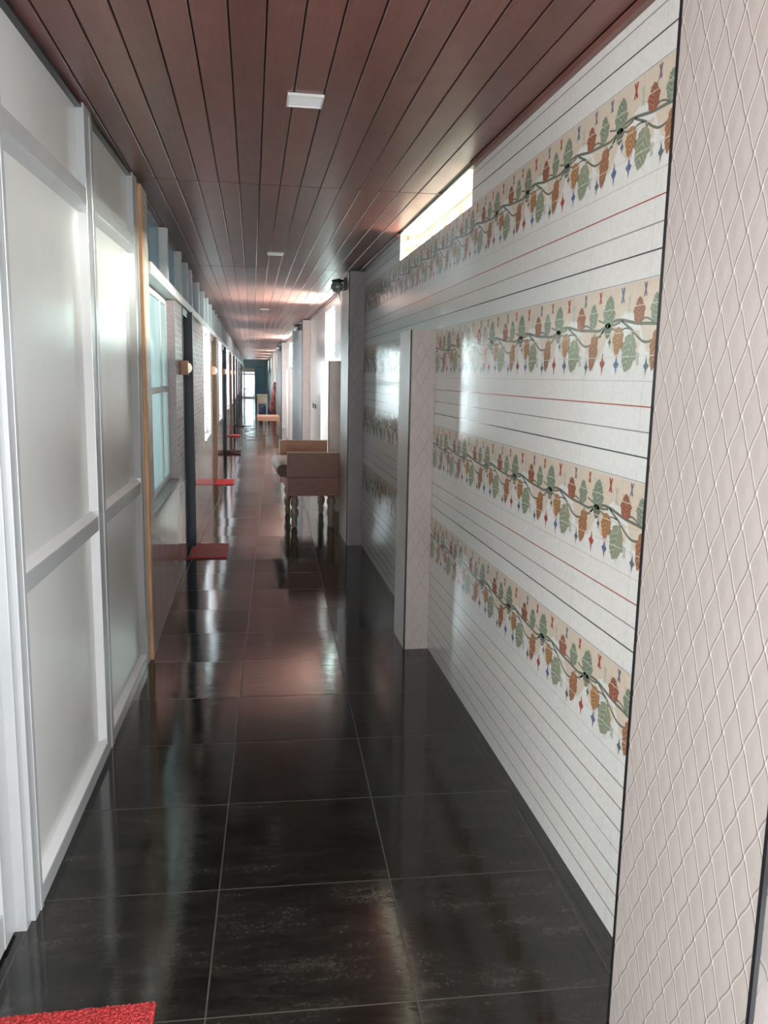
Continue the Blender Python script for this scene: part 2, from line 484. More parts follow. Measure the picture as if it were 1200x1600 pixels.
# tile seams
for k in range(-3, 20):
    ys = 2.0 + k * TL
    zt = 2.327 if 3.785 < ys < 5.655 else 2.49
    wm.quad([(XR - 0.0005, ys - 0.0007, 0), (XR - 0.0005, ys + 0.0007, 0), (XR - 0.0005, ys + 0.0007, zt), (XR - 0.0005, ys - 0.0007, zt)], 0, (0.62, 0.62, 0.60))

# one vine motif per tile; u runs towards the camera, v up
GREEN = (0.25, 0.30, 0.22); GREEN2 = (0.31, 0.35, 0.25); BROWN = (0.36, 0.18, 0.10); ORANGE = (0.42, 0.23, 0.11)
RUST = (0.33, 0.14, 0.09); STEM = (0.18, 0.20, 0.165); BEIGE = (0.71, 0.615, 0.50); VEIN = (0.62, 0.58, 0.46)
SRED = (0.40, 0.09, 0.07); SBLUE = (0.15, 0.19, 0.32); SDARK = (0.14, 0.18, 0.20); GHOST = (0.52, 0.55, 0.47)
motif = []   # (polygon in (u,v), colour, layer)
def leaf(u0, v0, u1, v1, wid, col, lobes=5, tipw=1.0, veins=True):
    """lobed leaf from its stalk (u0,v0) to its tip (u1,v1)"""
    ax, ay = (u1 - u0) * TL, (v1 - v0) * TH
    L = math.hypot(ax, ay); ax /= L; ay /= L; nx, ny = -ay, ax
    W = wid * TL * 1.22
    n = 34
    def pt(t, s):
        x = t * L * ax + s * nx; yv = t * L * ay + s * ny
        return (u0 + x / TL, v0 + yv / TH)
    left, right = [], []
    for i in range(n + 1):
        t = i / n
        env = (sin(pi * min(1, t ** 0.75)) ** 0.6) * (0.75 + 0.25 * sin(pi * t))
        sc = 0.80 + 0.20 * abs(sin(pi * t * lobes * 0.5 + 0.4)) + 0.05 * sin(t * 41)
        w = W * env * sc
        left.append(pt(t, w)); right.append(pt(t, -w))
    for i in range(n):   # strip of quads keeps the outline clean
        motif.append(([left[i], left[i + 1], right[i + 1], right[i]], col, 2))
    if veins:
        def ln(t0, s0, t1, s1, w, c):
            p0, p1 = pt(t0, s0), pt(t1, s1)
            dx, dy = (p1[0] - p0[0]) * TL, (p1[1] - p0[1]) * TH
            l = math.hypot(dx, dy) or 1
            ox, oy = -dy / l * w / TL, dx / l * w / TH
            motif.append(([(p0[0] + ox, p0[1] + oy), (p1[0] + ox * .3, p1[1] + oy * .3), (p1[0] - ox * .3, p1[1] - oy * .3), (p0[0] - ox, p0[1] - oy)], c, 3))
        vc = tuple(min(1, c * 1.55 + 0.04) for c in col)
        dc = tuple(c * 0.55 for c in col)
        ln(0.02, 0, 0.95, 0, 0.0012, vc)
        for t in (0.18, 0.36, 0.54, 0.70):
            for sg in (1, -1):
                ln(t, 0, min(0.97, t + 0.24), sg * W * 0.72, 0.0009, vc)
                ln(t + 0.08, 0, min(0.97, t + 0.30), sg * W * 0.62, 0.0010, dc)
def stem(pts, w=0.0032, col=STEM):
    # smooth polyline band
    P = []
    for i in range(len(pts) - 1):
        p0 = pts[max(i - 1, 0)]; p1 = pts[i]; p2 = pts[i + 1]; p3 = pts[min(i + 2, len(pts) - 1)]
        for k in range(6):
            t = k / 6
            P.append(tuple(0.5 * (2 * p1[a] + (p2[a] - p0[a]) * t + (2 * p0[a] - 5 * p1[a] + 4 * p2[a] - p3[a]) * t * t + (3 * p1[a] - p0[a] - 3 * p2[a] + p3[a]) * t ** 3) for a in (0, 1)))
    P.append(pts[-1])
    Lf, Rt = [], []
    for i, p in enumerate(P):
        a = P[max(i - 1, 0)]; c = P[min(i + 1, len(P) - 1)]
        dx, dy = (c[0] - a[0]) * TL, (c[1] - a[1]) * TH
        l = math.hypot(dx, dy) or 1
        ox, oy = -dy / l * w, dx / l * w
        Lf.append((p[0] + ox / TL, p[1] + oy / TH)); Rt.append((p[0] - ox / TL, p[1] - oy / TH))
    for i in range(len(P) - 1):
        motif.append(([Lf[i], Lf[i + 1], Rt[i + 1], Rt[i]], col, 1))
def star(uc, vc, hh, ww, col, kind=0):
    a, b2 = ww, hh
    if kind == 0:    # pointed drop with cross bar
        motif.append(([(uc, vc + b2), (uc + a * .35, vc + b2 * .3), (uc + a, vc + .1 * b2), (uc + a * .6, vc - b2 * .2), (uc + a * .25, vc - b2 * .3), (uc, vc - b2), (uc - a * .25, vc - b2 * .3), (uc - a * .6, vc - b2 * .2), (uc - a, vc + .1 * b2), (uc - a * .35, vc + b2 * .3)], col, 3))
    else:            # X-shaped flower
        for s in (1, -1):
            motif.append(([(uc - a * .9, vc + s * b2), (uc - a * .3, vc + s * b2 * 1.05), (uc + a * .9, vc - s * b2), (uc + a * .3, vc - s * b2 * 1.05)], col, 3 + (s > 0)))
# beige ground: upper field with a wavy lower edge, and patches under the stem
low = [(0, .50), (.1, .56), (.2, .66), (.3, .72), (.42, .68), (.5, .60), (.56, .44), (.62, .30), (.72, .25), (.82, .22), (.9, .30), (.96, .42), (1, .50)]
for i in range(len(low) - 1):
    (ua, va), (ub, vb) = low[i], low[i + 1]
    motif.append(([(ua, va), (ub, vb), (ub, 1), (ua, 1)], BEIGE, 0))
motif.append(([(.02, .50), (.06, .34), (.14, .24), (.20, .30), (.26, .46), (.20, .56), (.10, .57)], BEIGE, 0))
motif.append(([(.30, .44), (.38, .40), (.46, .30), (.52, .34), (.50, .50), (.40, .52)], tuple(x * 1.06 for x in BEIGE), 0))
stem([(0, .60), (.10, .63), (.22, .63), (.36, .60), (.48, .575), (.66, .56), (.83, .545), (.92, .57), (1, .60)], 0.0042)
stem([(.02, .60), (.10, .59), (.20, .61)], 0.003)
stem([(.22, .62), (.32, .56), (.39, .518), (.50, .43), (.59, .386), (.70, .397), (.78, .44), (.84, .48), (.92, .54), (.98, .60)], 0.0034)
stem([(.86, .47), (.93, .55), (1, .60)], 0.003)
stem([(.50, .575), (.57, .62), (.64, .605), (.70, .57)], 0.0026)
stem([(.82, .66), (.88, .64), (.96, .61)], 0.0026)
stem([(.20, .52), (.28, .54), (.36, .53)], 0.0022)
stem([(.39, .50), (.42, .46)], 0.0026)
stem([(0, .60), (.10, .54), (.18, .55)], 0.0024)
leaf(.20, .56, .15, .27, .075, ORANGE)
leaf(.40, .47, .31, .09, .105, GREEN2, 6)
leaf(.78, .52, .71, .10, .070, BROWN, 6)
leaf(.49, .57, .48, .84, .075, RUST)
leaf(.73, .57, .72, .85, .070, GREEN)
leaf(.99, .56, 1.02, .91, .090, GREEN, 6)
leaf(1.00, .62, .99, .45, .060, STEM, 3, veins=False)
star(.93, .18, .13, .045, SRED)
star(.17, .165, .11, .045, SBLUE)
star(.63, .145, .10, .035, SDARK)
star(.04, .41, .07, .030, SDARK)
star(.22, .88, .075, .035, SRED, 1)
star(.84, .90, .06, .028, SRED, 1)
star(.56, .90, .065, .028, (0.20, 0.17, 0.24), 1)
star(.33, .78, .09, .030, GHOST, 1)
star(.50, .22, .06, .030, GHOST, 1)
motif.sort(key=lambda q: q[2])
hub0 = 2.23
for row in (2, 4, 6, 8):
    z0 = row * TH
    for k in range(-3, 19):
        yh = hub0 + k * TL            # hub (u = 0) sits here, u grows towards the camera
        if yh > YD1: continue
        blue = (k * 3 + row) % 5
        for (poly, c, lay) in motif:
            uc = sum(p[0] for p in poly) / len(poly); yc = yh - uc * TL
            if row == 8 and False: continue
            x = XR - 0.0007 - lay * 0.00022
            if c == SRED and lay >= 3 and blue == 1: c = SBLUE
            pts = [(x, yh - p[0] * TL, z0 + min(max(p[1], 0.012), 0.988) * TH) for p in poly]
            # keep the normal facing the corridor (-x)
            a = Vector(pts[1]) - Vector(pts[0]); b2 = Vector(pts[2]) - Vector(pts[0])
            if a.cross(b2).x > 0: pts = pts[::-1]
            wm.quad(pts, 0, c)
for (poly, c, lay) in motif:
    pts = [(XR + 0.012 + (1 - (p[0] - 0.0) / 0.34) * 0.115, 5.6483 - lay * 0.0002, 2.335 + p[1] * 0.16) for p in poly]
    if all(XR + 0.004 < q[0] < 1.129 for q in pts):
        a = Vector(pts[1]) - Vector(pts[0]); b2 = Vector(pts[2]) - Vector(pts[0])
        if a.cross(b2).y > 0: pts = pts[::-1]
        wm.quad(pts, 0, c)
wr = struct(wm.build('wall_right', MT['tile']), 'white ribbed glazed tile wall with four vine bands')

# reveal lining of the high window: cream soffit and sides
lm = MB()
lm.box(XR + 0.001, XO, 3.785, 5.655, ZC - 0.003, ZC + 0.006, 0)
lm.box(XR + 0.001, 1.20, 5.649, 5.6545, 2.328, ZC - 0.004, 0)
lm.box(XR + 0.001, 1.20, 3.7855, 3.791, 2.328, ZC - 0.004, 0)
struct(lm.build('trim_2', MT['cream']), 'cream lining of the high window opening')

# windows on the right side
def right_window(n, y0, y1, z0, z1, xf, panes, fmat, gmat, fw=0.03, bar=0.02):
    e = struct(empty('window_%d' % n, (xf, (y0 + y1) / 2, z0)))
    fr = MB()
    fr.box(xf, xf + 0.05, y0, y1, z0, z0 + fw); fr.box(xf, xf + 0.05, y0, y1, z1 - fw, z1)
    w = (y1 - y0) / panes
    for k in range(panes + 1):
        yc = y0 + k * w
        a = max(y0, yc - bar); c = min(y1, yc + bar)
        if k == 0: c = y0 + fw
        if k == panes: a = y1 - fw
        fr.box(xf, xf + 0.05, a, c, z0 + fw, z1 - fw)
    fo = fr.build('window_frame', fmat, e, 0.003)
    for k in range(panes):
        g = MB(); g.box(xf + 0.022, xf + 0.028, y0 + k * w + 0.015, y0 + (k + 1) * w - 0.015, z0 + 0.015, z1 - 0.015)
        g.build('glass_pane', gmat, e)
    return e
right_window(1, 3.80, 5.65, 2.329, ZC - 0.005, 1.13, 5, MT['cream'], MT['clear_pane'], 0.02, 0.045)
for i, (a, bq) in enumerate(rwin):
    right_window(2 + i, a + 0.002, bq - 0.002, WZ0 + 0.002, WZ1 - 0.002, XR + 0.02, 2, MT['white_alu'], MT['sky_pane'], 0.05, 0.035)

# ------------------------------------------------------------------ pillars on the right
def pillar(name, y0, y1, z1, mats, label, trims=True, x0=XP):
    e = struct(empty(name, (x0, y0, 0)), label)
    p = MB(); p.box(x0, XR - 0.0012, y0, y1, 0.0, z1)
    # front (camera-facing) face may have its own tile or tone
    if len(mats) > 1:
        p.m[2] = 1
    p.build('tile_cladding', mats, e)
    t = MB()
    w = 0.007
    t.box(x0 - 0.0022, x0 + w, y0 - 0.0022, y0 + w, 0.0, z1)
    if trims == 2:
        t.box(x0 - 0.0022, x0 + w, y1 - w, y1 + 0.0022, 0.0, z1)
    t.build('corner_trim', MT['black'], e)
    return e
zt = ZC - 0.024
pillar('column', 1.146, 1.662, zt, [MT['diamond'], MT['diamond_dimmed']], 'nearest full-height diamond relief pillar', 2)
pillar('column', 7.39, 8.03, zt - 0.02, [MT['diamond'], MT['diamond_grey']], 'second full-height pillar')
pillar('column', 14.35, 17.8, zt, [MT['diamond_shade'], MT['pink_tile']], 'long shaded pillar beyond the bench')
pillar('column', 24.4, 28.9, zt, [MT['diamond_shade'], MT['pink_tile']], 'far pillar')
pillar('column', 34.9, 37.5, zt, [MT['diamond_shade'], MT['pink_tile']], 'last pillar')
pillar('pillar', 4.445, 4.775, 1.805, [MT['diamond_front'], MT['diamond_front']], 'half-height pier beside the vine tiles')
pillar('pillar', 9.30, 10.40, 1.715, [MT['pink_tile']], 'half-height pier behind the bench')
pillar('pillar', 19.7, 21.2, 1.69, [MT['pink_tile']], 'half-height pier beyond the shaded pillar')
pillar('pillar', 29.4, 30.3, 1.70, [MT['pink_tile']], 'far half-height pier')
pillar('pillar', 33.2, 34.2, 1.70, [MT['pink_tile']], 'farther half-height pier')

# ------------------------------------------------------------------ left partition (boards in aluminium frame)
def P(o, y, z):
    """partition coordinates: o = out of the face, y along it"""
    return (-0.680 + 0.0271 * y + o, y, z)
pt = struct(empty('wall_partition', P(0, 3.3, 0)), 'white board partition in an aluminium frame')
def pbox(mb, o0, o1, y0, y1, z0, z1, mi=0):
    mb.box(o0, o1, y0, y1, z0, z1, mi, fn=lambda o, y_, z_: P(o, y_, z_))
posts = [(2.232, 2.305), (3.262, 3.385), (4.29, 4.41)]
for (a, c) in posts:
    p = MB(); pbox(p, -0.045, 0, a, c, 0.0, ZC - 0.004)
    pbox(p, 0, 0.004, a + (c - a) * .62, c - 0.004, 0.0, ZC - 0.03)
    p.build('post', MT['alu'], pt, 0.003)
for (a, c) in [(2.305, 3.262), (3.385, 4.29)]:
    for (z0, z1, o1) in [(0.0, 0.055, 0.0), (0.938, 0.995, -0.002), (2.150, 2.208, -0.001)]:
        p = MB(); pbox(p, -0.045, o1, a, c, z0, z1)
        if z0 < 2:      # sloped light bead above the rail
            vs = [P(-0.002, a, z1), P(-0.03, a, z1 + 0.022), P(-0.03, a, z1), P(-0.002, c, z1), P(-0.03, c, z1 + 0.022), P(-0.03, c, z1)]
            p.add(vs, [(0, 3, 4, 1), (0, 1, 2), (3, 5, 4), (0, 2, 5, 3), (1, 4, 5, 2)], 1)
        else:           # bead under the transom
            vs = [P(-0.004, a, z0), P(-0.03, a, z0 - 0.03), P(-0.03, a, z0), P(-0.004, c, z0), P(-0.03, c, z0 - 0.03), P(-0.03, c, z0)]
            p.add(vs, [(0, 1, 4, 3), (0, 2, 1), (3, 4, 5), (0, 3, 5, 2), (1, 2, 5, 4)], 0)
        p.build('rail', [MT['alu'], MT['white_alu']], pt, 0.002)
    # vertical beads at the far side of each panel
    for (z0, z1) in [(0.077, 0.938), (1.017, 2.12)]:
        p = MB()
        vs = [P(-0.002, c, z0), P(-0.03, c - 0.028, z0), P(-0.03, c, z0), P(-0.002, c, z1), P(-0.03, c - 0.028, z1), P(-0.03, c, z1)]
        p.add(vs, [(0, 3, 4, 1), (0, 1, 2), (3, 5, 4), (0, 2, 5, 3), (1, 4, 5, 2)], 0)
        p.build('glazing_bead', MT['white_alu'] if c < 4 else MT['alu'], pt)
    for (z0, z1) in [(0.05, 0.94), (0.99, 2.155), (2.205, ZC - 0.006)]:
        p = MB(); pbox(p, -0.042, -0.029, a - 0.004, c + 0.004, z0, z1)
        p.build('board', MT['panel'], pt)
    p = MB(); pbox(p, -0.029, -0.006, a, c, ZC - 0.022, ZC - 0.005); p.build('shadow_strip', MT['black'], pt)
# door leaf nearest the camera, set back in the partition
dr = struct(empty('door_1', P(-0.05, 1.6, 0)), 'white board door beside the camera')
p = MB()
for (z0, z1) in [(0.012, 0.118), (1.0, 1.085), (2.04, 2.15)]:
    pbox(p, -0.085, -0.042, 1.33, 2.17, z0, z1)
pbox(p, -0.085, -0.040, 2.10, 2.195, 0.012, 2.15); pbox(p, -0.085, -0.040, 1.27, 1.36, 0.012, 2.15)
p.build('door_frame', MT['alu'], dr, 0.003)
for (z0, z1) in [(0.11, 1.005), (1.08, 2.045)]:
    p = MB(); pbox(p, -0.078, -0.06, 1.35, 2.11, z0, z1); p.build('door_panel', MT['panel'], dr)
p = MB(); pbox(p, -0.06, -0.012, 2.19, 2.236, 0, 2.2); pbox(p, -0.06, -0.0, 1.16, 1.27, 0, 2.2); pbox(p, -0.07, -0.004, 1.16, 2.236, 2.155, 2.21)
p.build('door_casing', MT['alu'], dr, 0.002)
bk_ = struct(empty('wall_left_near', P(-0.05, 0, 0)))
p = MB(); pbox(p, -0.07, -0.03, 1.16, 2.236, 2.21, ZC - 0.004); p.build('board', MT['panel'], bk_)

# ------------------------------------------------------------------ left wall: pier, windows, doors, lintel, clerestory
lw = struct(empty('wall_left', (XL, 4.45, 0)), 'stone-look tiled left wall with windows and doors')
p = MB(); p.box(-0.75, -0.541, 4.412, 4.452, 0.0, ZC - 0.03); p.build('pier_edge', MT['orange'], lw, 0.003)
p = MB(); p.box(-0.75, -0.543, 4.452, 4.66, 0.78, ZC - 0.03); p.build('pier_face', MT['pier'], lw)
p = MB(); p.box(-0.75, -0.543, 4.452, 4.66, 0.0, 0.78); p.build('pier_foot', MT['glaze_pink'], lw)
bays = [(4.66, 6.2, 6.85, 7.45), (9.7, 11.2, 11.66, 12.3), (14.0, 15.4, 16.0, 16.7), (18.5, 20.0, 20.7, 21.3),
        (22.4, 23.9, 24.6, 25.2), (26.8, 28.3, 29.0, 29.6), (31.2, 32.7, 33.4, 34.0), (35.6, 37.1, 37.8, 38.4), (40.0, 41.5, 42.2, 42.8)]
SZ, LZ = 0.775, 2.07
prev = 4.66
for bi, (wa, wb, da, db) in enumerate(bays):
    for (a, c) in [(prev, wa), (wb, da)]:
        if c - a > 0.01:
            p = MB(); p.box(-0.75, XL, a, c, 0.0, 0.70, 1); p.box(-0.75, XL, a, c, 0.70, LZ, 0)
            p.build('wall_facing', [MT['stone'], MT['glaze_pink']], lw)
    p = MB(); p.box(-0.75, XL, wa, wb, 0.0, SZ - 0.03); p.build('wall_facing', MT['glaze_pink'], lw)
    prev = db
p = MB(); p.box(-0.75, XL, prev, YE, 0.0, 0.70, 1); p.box(-0.75, XL, prev, YE, 0.70, LZ, 0); p.build('wall_facing', [MT['stone'], MT['glaze_pink']], lw)
# aluminium lintel beam
p = MB(); p.box(-0.66, -0.527, 4.665, YE, LZ + 0.0005, LZ + 0.065); struct(p.build('trim_3', MT['white_alu'], None, 0.004), 'white aluminium lintel beam over windows and doors')
wn_ = 10
for bi, (wa, wb, da, db) in enumerate(bays):
    # window
    e = struct(empty('window_%d' % wn_, (XL, (wa + wb) / 2, SZ))); wn_ += 1
    xg = -0.605
    s_ = MB(); s_.box(-0.70, -0.535, wa + 0.001, wb - 0.001, SZ - 0.03, SZ); s_.build('window_sill', MT['granite'], e, 0.003)
    j_ = MB(); j_.box(-0.66, XL + 0.002, wb - 0.012, wb - 0.0005, SZ + 0.0005, LZ - 0.001); j_.box(-0.66, XL + 0.002, wa + 0.0005, wa + 0.012, SZ + 0.0005, LZ - 0.001)
    j_.build('jamb_lining', MT['mosaic'], e)
    fr = MB(); w = 0.035
    a, c = wa + 0.013, wb - 0.013
    fr.box(xg - 0.03, xg, a, c, SZ + 0.001, SZ + w); fr.box(xg - 0.03, xg, a, c, LZ - w - 0.01, LZ - 0.002)
    for t in (0, 0.26, 0.74, 1.0):
        yc = a + (c - a) * t
        fr.box(xg - 0.03, xg, max(a, yc - w / 2), min(c, yc + w / 2), SZ + w, LZ - w - 0.01)
    fr.box(xg - 0.03, xg - 0.002, a, c, 1.415, 1.455)
    fr.build('window_frame', MT['white_alu'], e, 0.003)
    for (z0, z1) in [(SZ + 0.01, 1.43), (1.44, LZ - 0.02)]:
        for k, (t0, t1) in enumerate([(0, 0.26), (0.26, 0.74), (0.74, 1.0)]):
            g = MB(); g.box(xg - 0.02, xg - 0.014, a + (c - a) * t0 + 0.005, a + (c - a) * t1 - 0.005, z0, z1)
            g.build('glass_pane', MT['teal_pane'] if bi == 0 else MT['bright_pane'], e)
    # door: frame, leaf set back
    e = struct(empty('door_%d' % (bi + 2), (XL, (da + db) / 2, 0)))
    mt = MT['navy'] if bi % 2 == 0 else MT['brown_door']
    fr = MB()
    fr.box(-0.68, -0.508, db - 0.06, db - 0.0005, 0.0, LZ - 0.001); fr.box(-0.68, -0.545, da + 0.0005, da + 0.03, 0.0, LZ - 0.001)
    fr.box(-0.68, -0.545, da + 0.03, db - 0.06, LZ - 0.06, LZ - 0.001)
    fr.build('door_frame', mt, e, 0.003)
    lf = MB(); lf.box(-0.66, -0.625, da + 0.03, db - 0.06, 0.01, LZ - 0.06)
    for (z0, z1) in [(0.15, 0.9), (1.05, 1.85)]:
        lf.box(-0.626, -0.615, da + 0.10, db - 0.13, z0, z1)
    lo = lf.build('door_leaf', mt, e, 0.003)
    hd = MB(); hd.tube([(-0.62, da + 0.07, 1.0), (-0.585, da + 0.07, 1.0), (-0.585, da + 0.16, 1.0)], 0.008); hd.build('door_handle', MT['grey_metal'], lo)
    lo_ = lo
# clerestory lights over the lintel
starts = [4.665] + [b_[3] + 0.6 for b_ in bays[:-1]] + [YE]
for bi in range(len(starts) - 1):
    a, c = starts[bi], starts[bi + 1]
    e = struct(empty('window_%d' % wn_, (-0.61, (a + c) / 2, LZ + 0.066))); wn_ += 1
    g = MB(); g.box(-0.618, -0.610, a, c, LZ + 0.066, ZC - 0.005); g.build('glass_pane', MT['teal_dark'], e)
    ps = [5.80, 6.88, 7.55] if bi == 0 else [a + (c - a) * t for t in (0.0, 0.22, 0.42, 0.60, 0.80)]
    fr = MB()
    for yy in ps:
        fr.box(-0.609, -0.555, yy, yy + 0.07, LZ + 0.066, ZC - 0.006)
        fr.box(-0.556, -0.550, yy + 0.01, yy + 0.06, LZ + 0.066, ZC - 0.006)
    fr.build('window_frame', MT['white_alu'], e, 0.004)

# ------------------------------------------------------------------ end of the corridor
ew = struct(empty('wall_end', (0.15, YE, 0)), 'blue-grey end wall')
p = MB(); p.box(-0.75, 1.26, YE, YE + 0.15, 2.12, ZC); p.build('header', MT['blue_grey'], ew)
p = MB(); p.box(-0.75, -0.53, YE, YE + 0.15, 0, 2.12); p.box(0.92, 1.26, YE, YE + 0.15, 0, 2.12); p.build('wall_facing', MT['blue_grey'], ew)
e = struct(empty('door_12', (0.45, YE, 0)), 'teal-blue door leaf at the corridor end')
p = MB(); p.box(0.19, 0.92, YE + 0.02, YE + 0.07, 0.0, 2.12); p.box(0.27, 0.84, YE + 0.012, YE + 0.02, 1.15, 1.95); p.box(0.27, 0.84, YE + 0.012, YE + 0.02, 0.2, 1.0)
p.build('door_leaf', MT['teal_door'], e, 0.004)
p = MB(); p.box(-0.53, -0.47, YE - 0.02, YE + 0.10, 0, 2.12); p.box(0.155, 0.19, YE - 0.02, YE + 0.10, 0, 2.12); p.build('door_frame', MT['white_alu'], e)
e = struct(empty('window_30', (-0.15, YE, 0)), 'glazed bay at the corridor end')
p = MB(); p.box(-0.47, 0.155, YE + 0.03, YE + 0.06, 1.95, 2.12); p.build('transom_panel', MT['blue_grey'], e)
p = MB()
for k in range(5):
    p.box(-0.47, 0.155, YE + 0.02, YE + 0.05, 1.70 + k * 0.05, 1.70 + k * 0.05 + 0.022)
p.box(-0.47, 0.155, YE + 0.05, YE + 0.06, 1.68, 1.95)
p.build('louver_panel', MT['cream'], e)
p = MB(); p.box(-0.47, 0.155, YE + 0.03, YE + 0.035, 0.0, 1.68); p.build('glass_pane', MT['bright_pane'], e)
p = MB(); p.box(-0.47, 0.155, YE + 0.015, YE + 0.05, 1.50, 1.60); p.box(-0.47, 0.155, YE + 0.015, YE + 0.05, 0.0, 0.08); p.build('window_frame', MT['white_alu'], e)

# ------------------------------------------------------------------ ceiling lights
def ceiling_light(y, label):
    t = empty('ceiling_light', (0.19, y, ZC)); tag(t, label, 'ceiling light', 'square ceiling lights')
    x0, x1, y0, y1 = 0.127, 0.253, y - 0.064, y + 0.064
    fr = MB(); w = 0.007
    z0, z1 = ZC - 0.010, ZC - 0.0005
    fr.box(x0, x1, y0, y0 + w, z0, z1); fr.box(x0, x1, y1 - w, y1, z0, z1)
    fr.box(x0, x0 + w, y0 + w, y1 - w, z0, z1); fr.box(x1 - w, x1, y0 + w, y1 - w, z0, z1)
    fr.build('frame', MT['white'], t, 0.001)
    d = MB(); d.box(x0 + w, x1 - w, y0 + w, y1 - w, ZC - 0.007, ZC - 0.001); d.build('diffuser', MT['diffuser'], t)
    return t
ceiling_light(3.07, 'square white ceiling light nearest, largest in the picture')
ceiling_light(6.81, 'second square white ceiling light, just beyond the first ceiling joint')
ceiling_light(12.5, 'third square white ceiling light, in the first bright red ceiling patch')
ceiling_light(25.2, 'fourth square white ceiling light, tiny, in the second red ceiling patch')
ceiling_light(41.5, 'farthest tiny square white ceiling light before the end wall')

# ------------------------------------------------------------------ wall lamps on the left
def left_sconce(y, label):
    t = empty('wall_lamp', (XL, y, 1.53)); tag(t, label, 'wall lamp', 'wooden box wall lamps on the left wall')
    bx = MB(); bx.box(XL + 0.001, XL + 0.060, y - 0.055, y + 0.055, 1.535, 1.645); bx.build('mounting_box', MT['wood'], t, 0.004)
    gl = MB()
    Mg = Matrix.Translation((XL + 0.058, y, 1.59)) @ Matrix.Rotation(pi / 2, 4, 'Y')
    prof = [(0.040 * cos(a), 0.030 * sin(a)) for a in [k * pi / 2 / 8 for k in range(8)]] + [(0.002, 0.032)]
    gl.lathe(prof, 20, 0, Mg); gl.build('glass_shade', MT['globe'], t)
    return t
for y, lb in [(6.62, 'wooden box lamp with pale globe before the dark door'), (11.42, 'cream globe wall lamp beside the brown door frame'),
              (15.75, 'pale globe wall lamp, third along the left wall'), (20.3, 'pale globe wall lamp, fourth along the left wall'), (24.3, 'small pale globe wall lamp, farthest along the left wall')]:
    left_sconce(y, lb)

# ------------------------------------------------------------------ hanging globe lamps on the right pillars
def right_lamp(y, z, label, x=XP):
    t = empty('globe_lamp', (x, y, z)); tag(t, label, 'wall lamp', 'globe lamps on the right pillars')
    p = MB(); p.box(x - 0.022, x - 0.001, y - 0.03, y + 0.03, z - 0.04, z + 0.075); p.build('wall_plate', MT['dark_metal'], t, 0.004)
    p = MB(); p.tube([(x - 0.02, y, z + 0.045), (x - 0.07, y, z + 0.055), (x - 0.09, y, z + 0.05)], 0.010); p.build('arm', MT['dark_metal'], t)
    p = MB(); p.lathe([(0.047, z + 0.03), (0.050, z + 0.035), (0.050, z + 0.048), (0.03, z + 0.056)], 20, 0, Matrix.Translation((x - 0.082, y, 0))); p.build('cap', MT['dark_metal'], t)
    p = MB(); pr = [(0.058 * max(0.05, sin(a)), z - 0.01 - 0.052 * cos(a)) for a in [k * pi / 12 for k in range(0, 11)]]
    p.lathe(pr, 20, 0, Matrix.Translation((x - 0.082, y, 0))); p.build('globe', MT['glass_globe'], t)
    p = MB(); p.tube([(x - 0.06, y, z - 0.06), (x - 0.055, y, z - 0.10), (x - 0.045, y + 0.004, z - 0.14), (x - 0.048, y, z - 0.17)], 0.0025, 6); p.build('wire', MT['dark_metal'], t)
    return t
right_lamp(7.66, 2.36, 'grey globe lamp with dangling wire high on the second pillar')
right_lamp(14.6, 2.36, 'small globe lamp high on the long shaded pillar')
right_lamp(24.7, 2.34, 'tiny globe lamp high on the far pillar')

# ------------------------------------------------------------------ door mats
def doormat(x0, x1, y0, y1, mat, label, th=0.014, n=60, group='red coil doormats'):
    t = MB()
    nx = n; ny = max(8, int(n * (y1 - y0) / (x1 - x0)))
    rnd = random.Random(int(y0 * 100))
    vs = []
    for j in range(ny + 1):
        for i in range(nx + 1):
            edge = min(i, nx - i, j, ny - j)
            z = th + rnd.uniform(-0.0022, 0.0030) - (0.006 if edge == 0 else 0)
            jx = rnd.uniform(-.0012, .0012); jy = rnd.uniform(-.0012, .0012)
            vs.append((x0 + (x1 - x0) * i / nx + jx, y0 + (y1 - y0) * j / ny + jy, z))
    fs = [(j * (nx + 1) + i, j * (nx + 1) + i + 1, (j + 1) * (nx + 1) + i + 1, (j + 1) * (nx + 1) + i) for j in range(ny) for i in range(nx)]
    ring = [i for i in range(nx + 1)] + [j * (nx + 1) + nx for j in range(1, ny + 1)] + [ny * (nx + 1) + i for i in range(nx - 1, -1, -1)] + [j * (nx + 1) for j in range(ny - 1, 0, -1)]
    b0 = len(vs)
    for k in ring: vs.append((vs[k][0], vs[k][1], 0.001))
    R = len(ring)
    fs += [(ring[k], b0 + k, b0 + (k + 1) % R, ring[(k + 1) % R]) for k in range(R)]
    fs.append(tuple(b0 + k for k in reversed(range(R))))
    t.add(vs, fs)
    o = t.build('doormat', mat); tag(o, label, 'doormat', group)
    return o
doormat(-0.66, -0.247, 1.30, 1.858, MT['mat'], 'bright red coil doormat at the bottom corner, nearest the camera', 0.016, 130)
doormat(XL + 0.004, -0.222, 6.91, 7.50, MT['mat'], 'dark red doormat in front of the navy door frame', 0.014, 40)
doormat(XL + 0.004, -0.27, 11.68, 12.22, MT['mat'], 'bright red doormat below the brown door frame', 0.014, 30)
doormat(XL + 0.004, -0.232, 16.08, 16.74, MT['mat_dark'], 'dark maroon doormat, fourth along the corridor', 0.03, 24)
doormat(XL + 0.004, -0.30, 20.85, 21.25, MT['mat'], 'small pinkish red doormat, fifth along the corridor', 0.03, 24)
doormat(XL + 0.004, -0.262, 24.75, 25.15, MT['mat_dark'], 'dark thin doormat, farthest along the corridor', 0.03, 24)

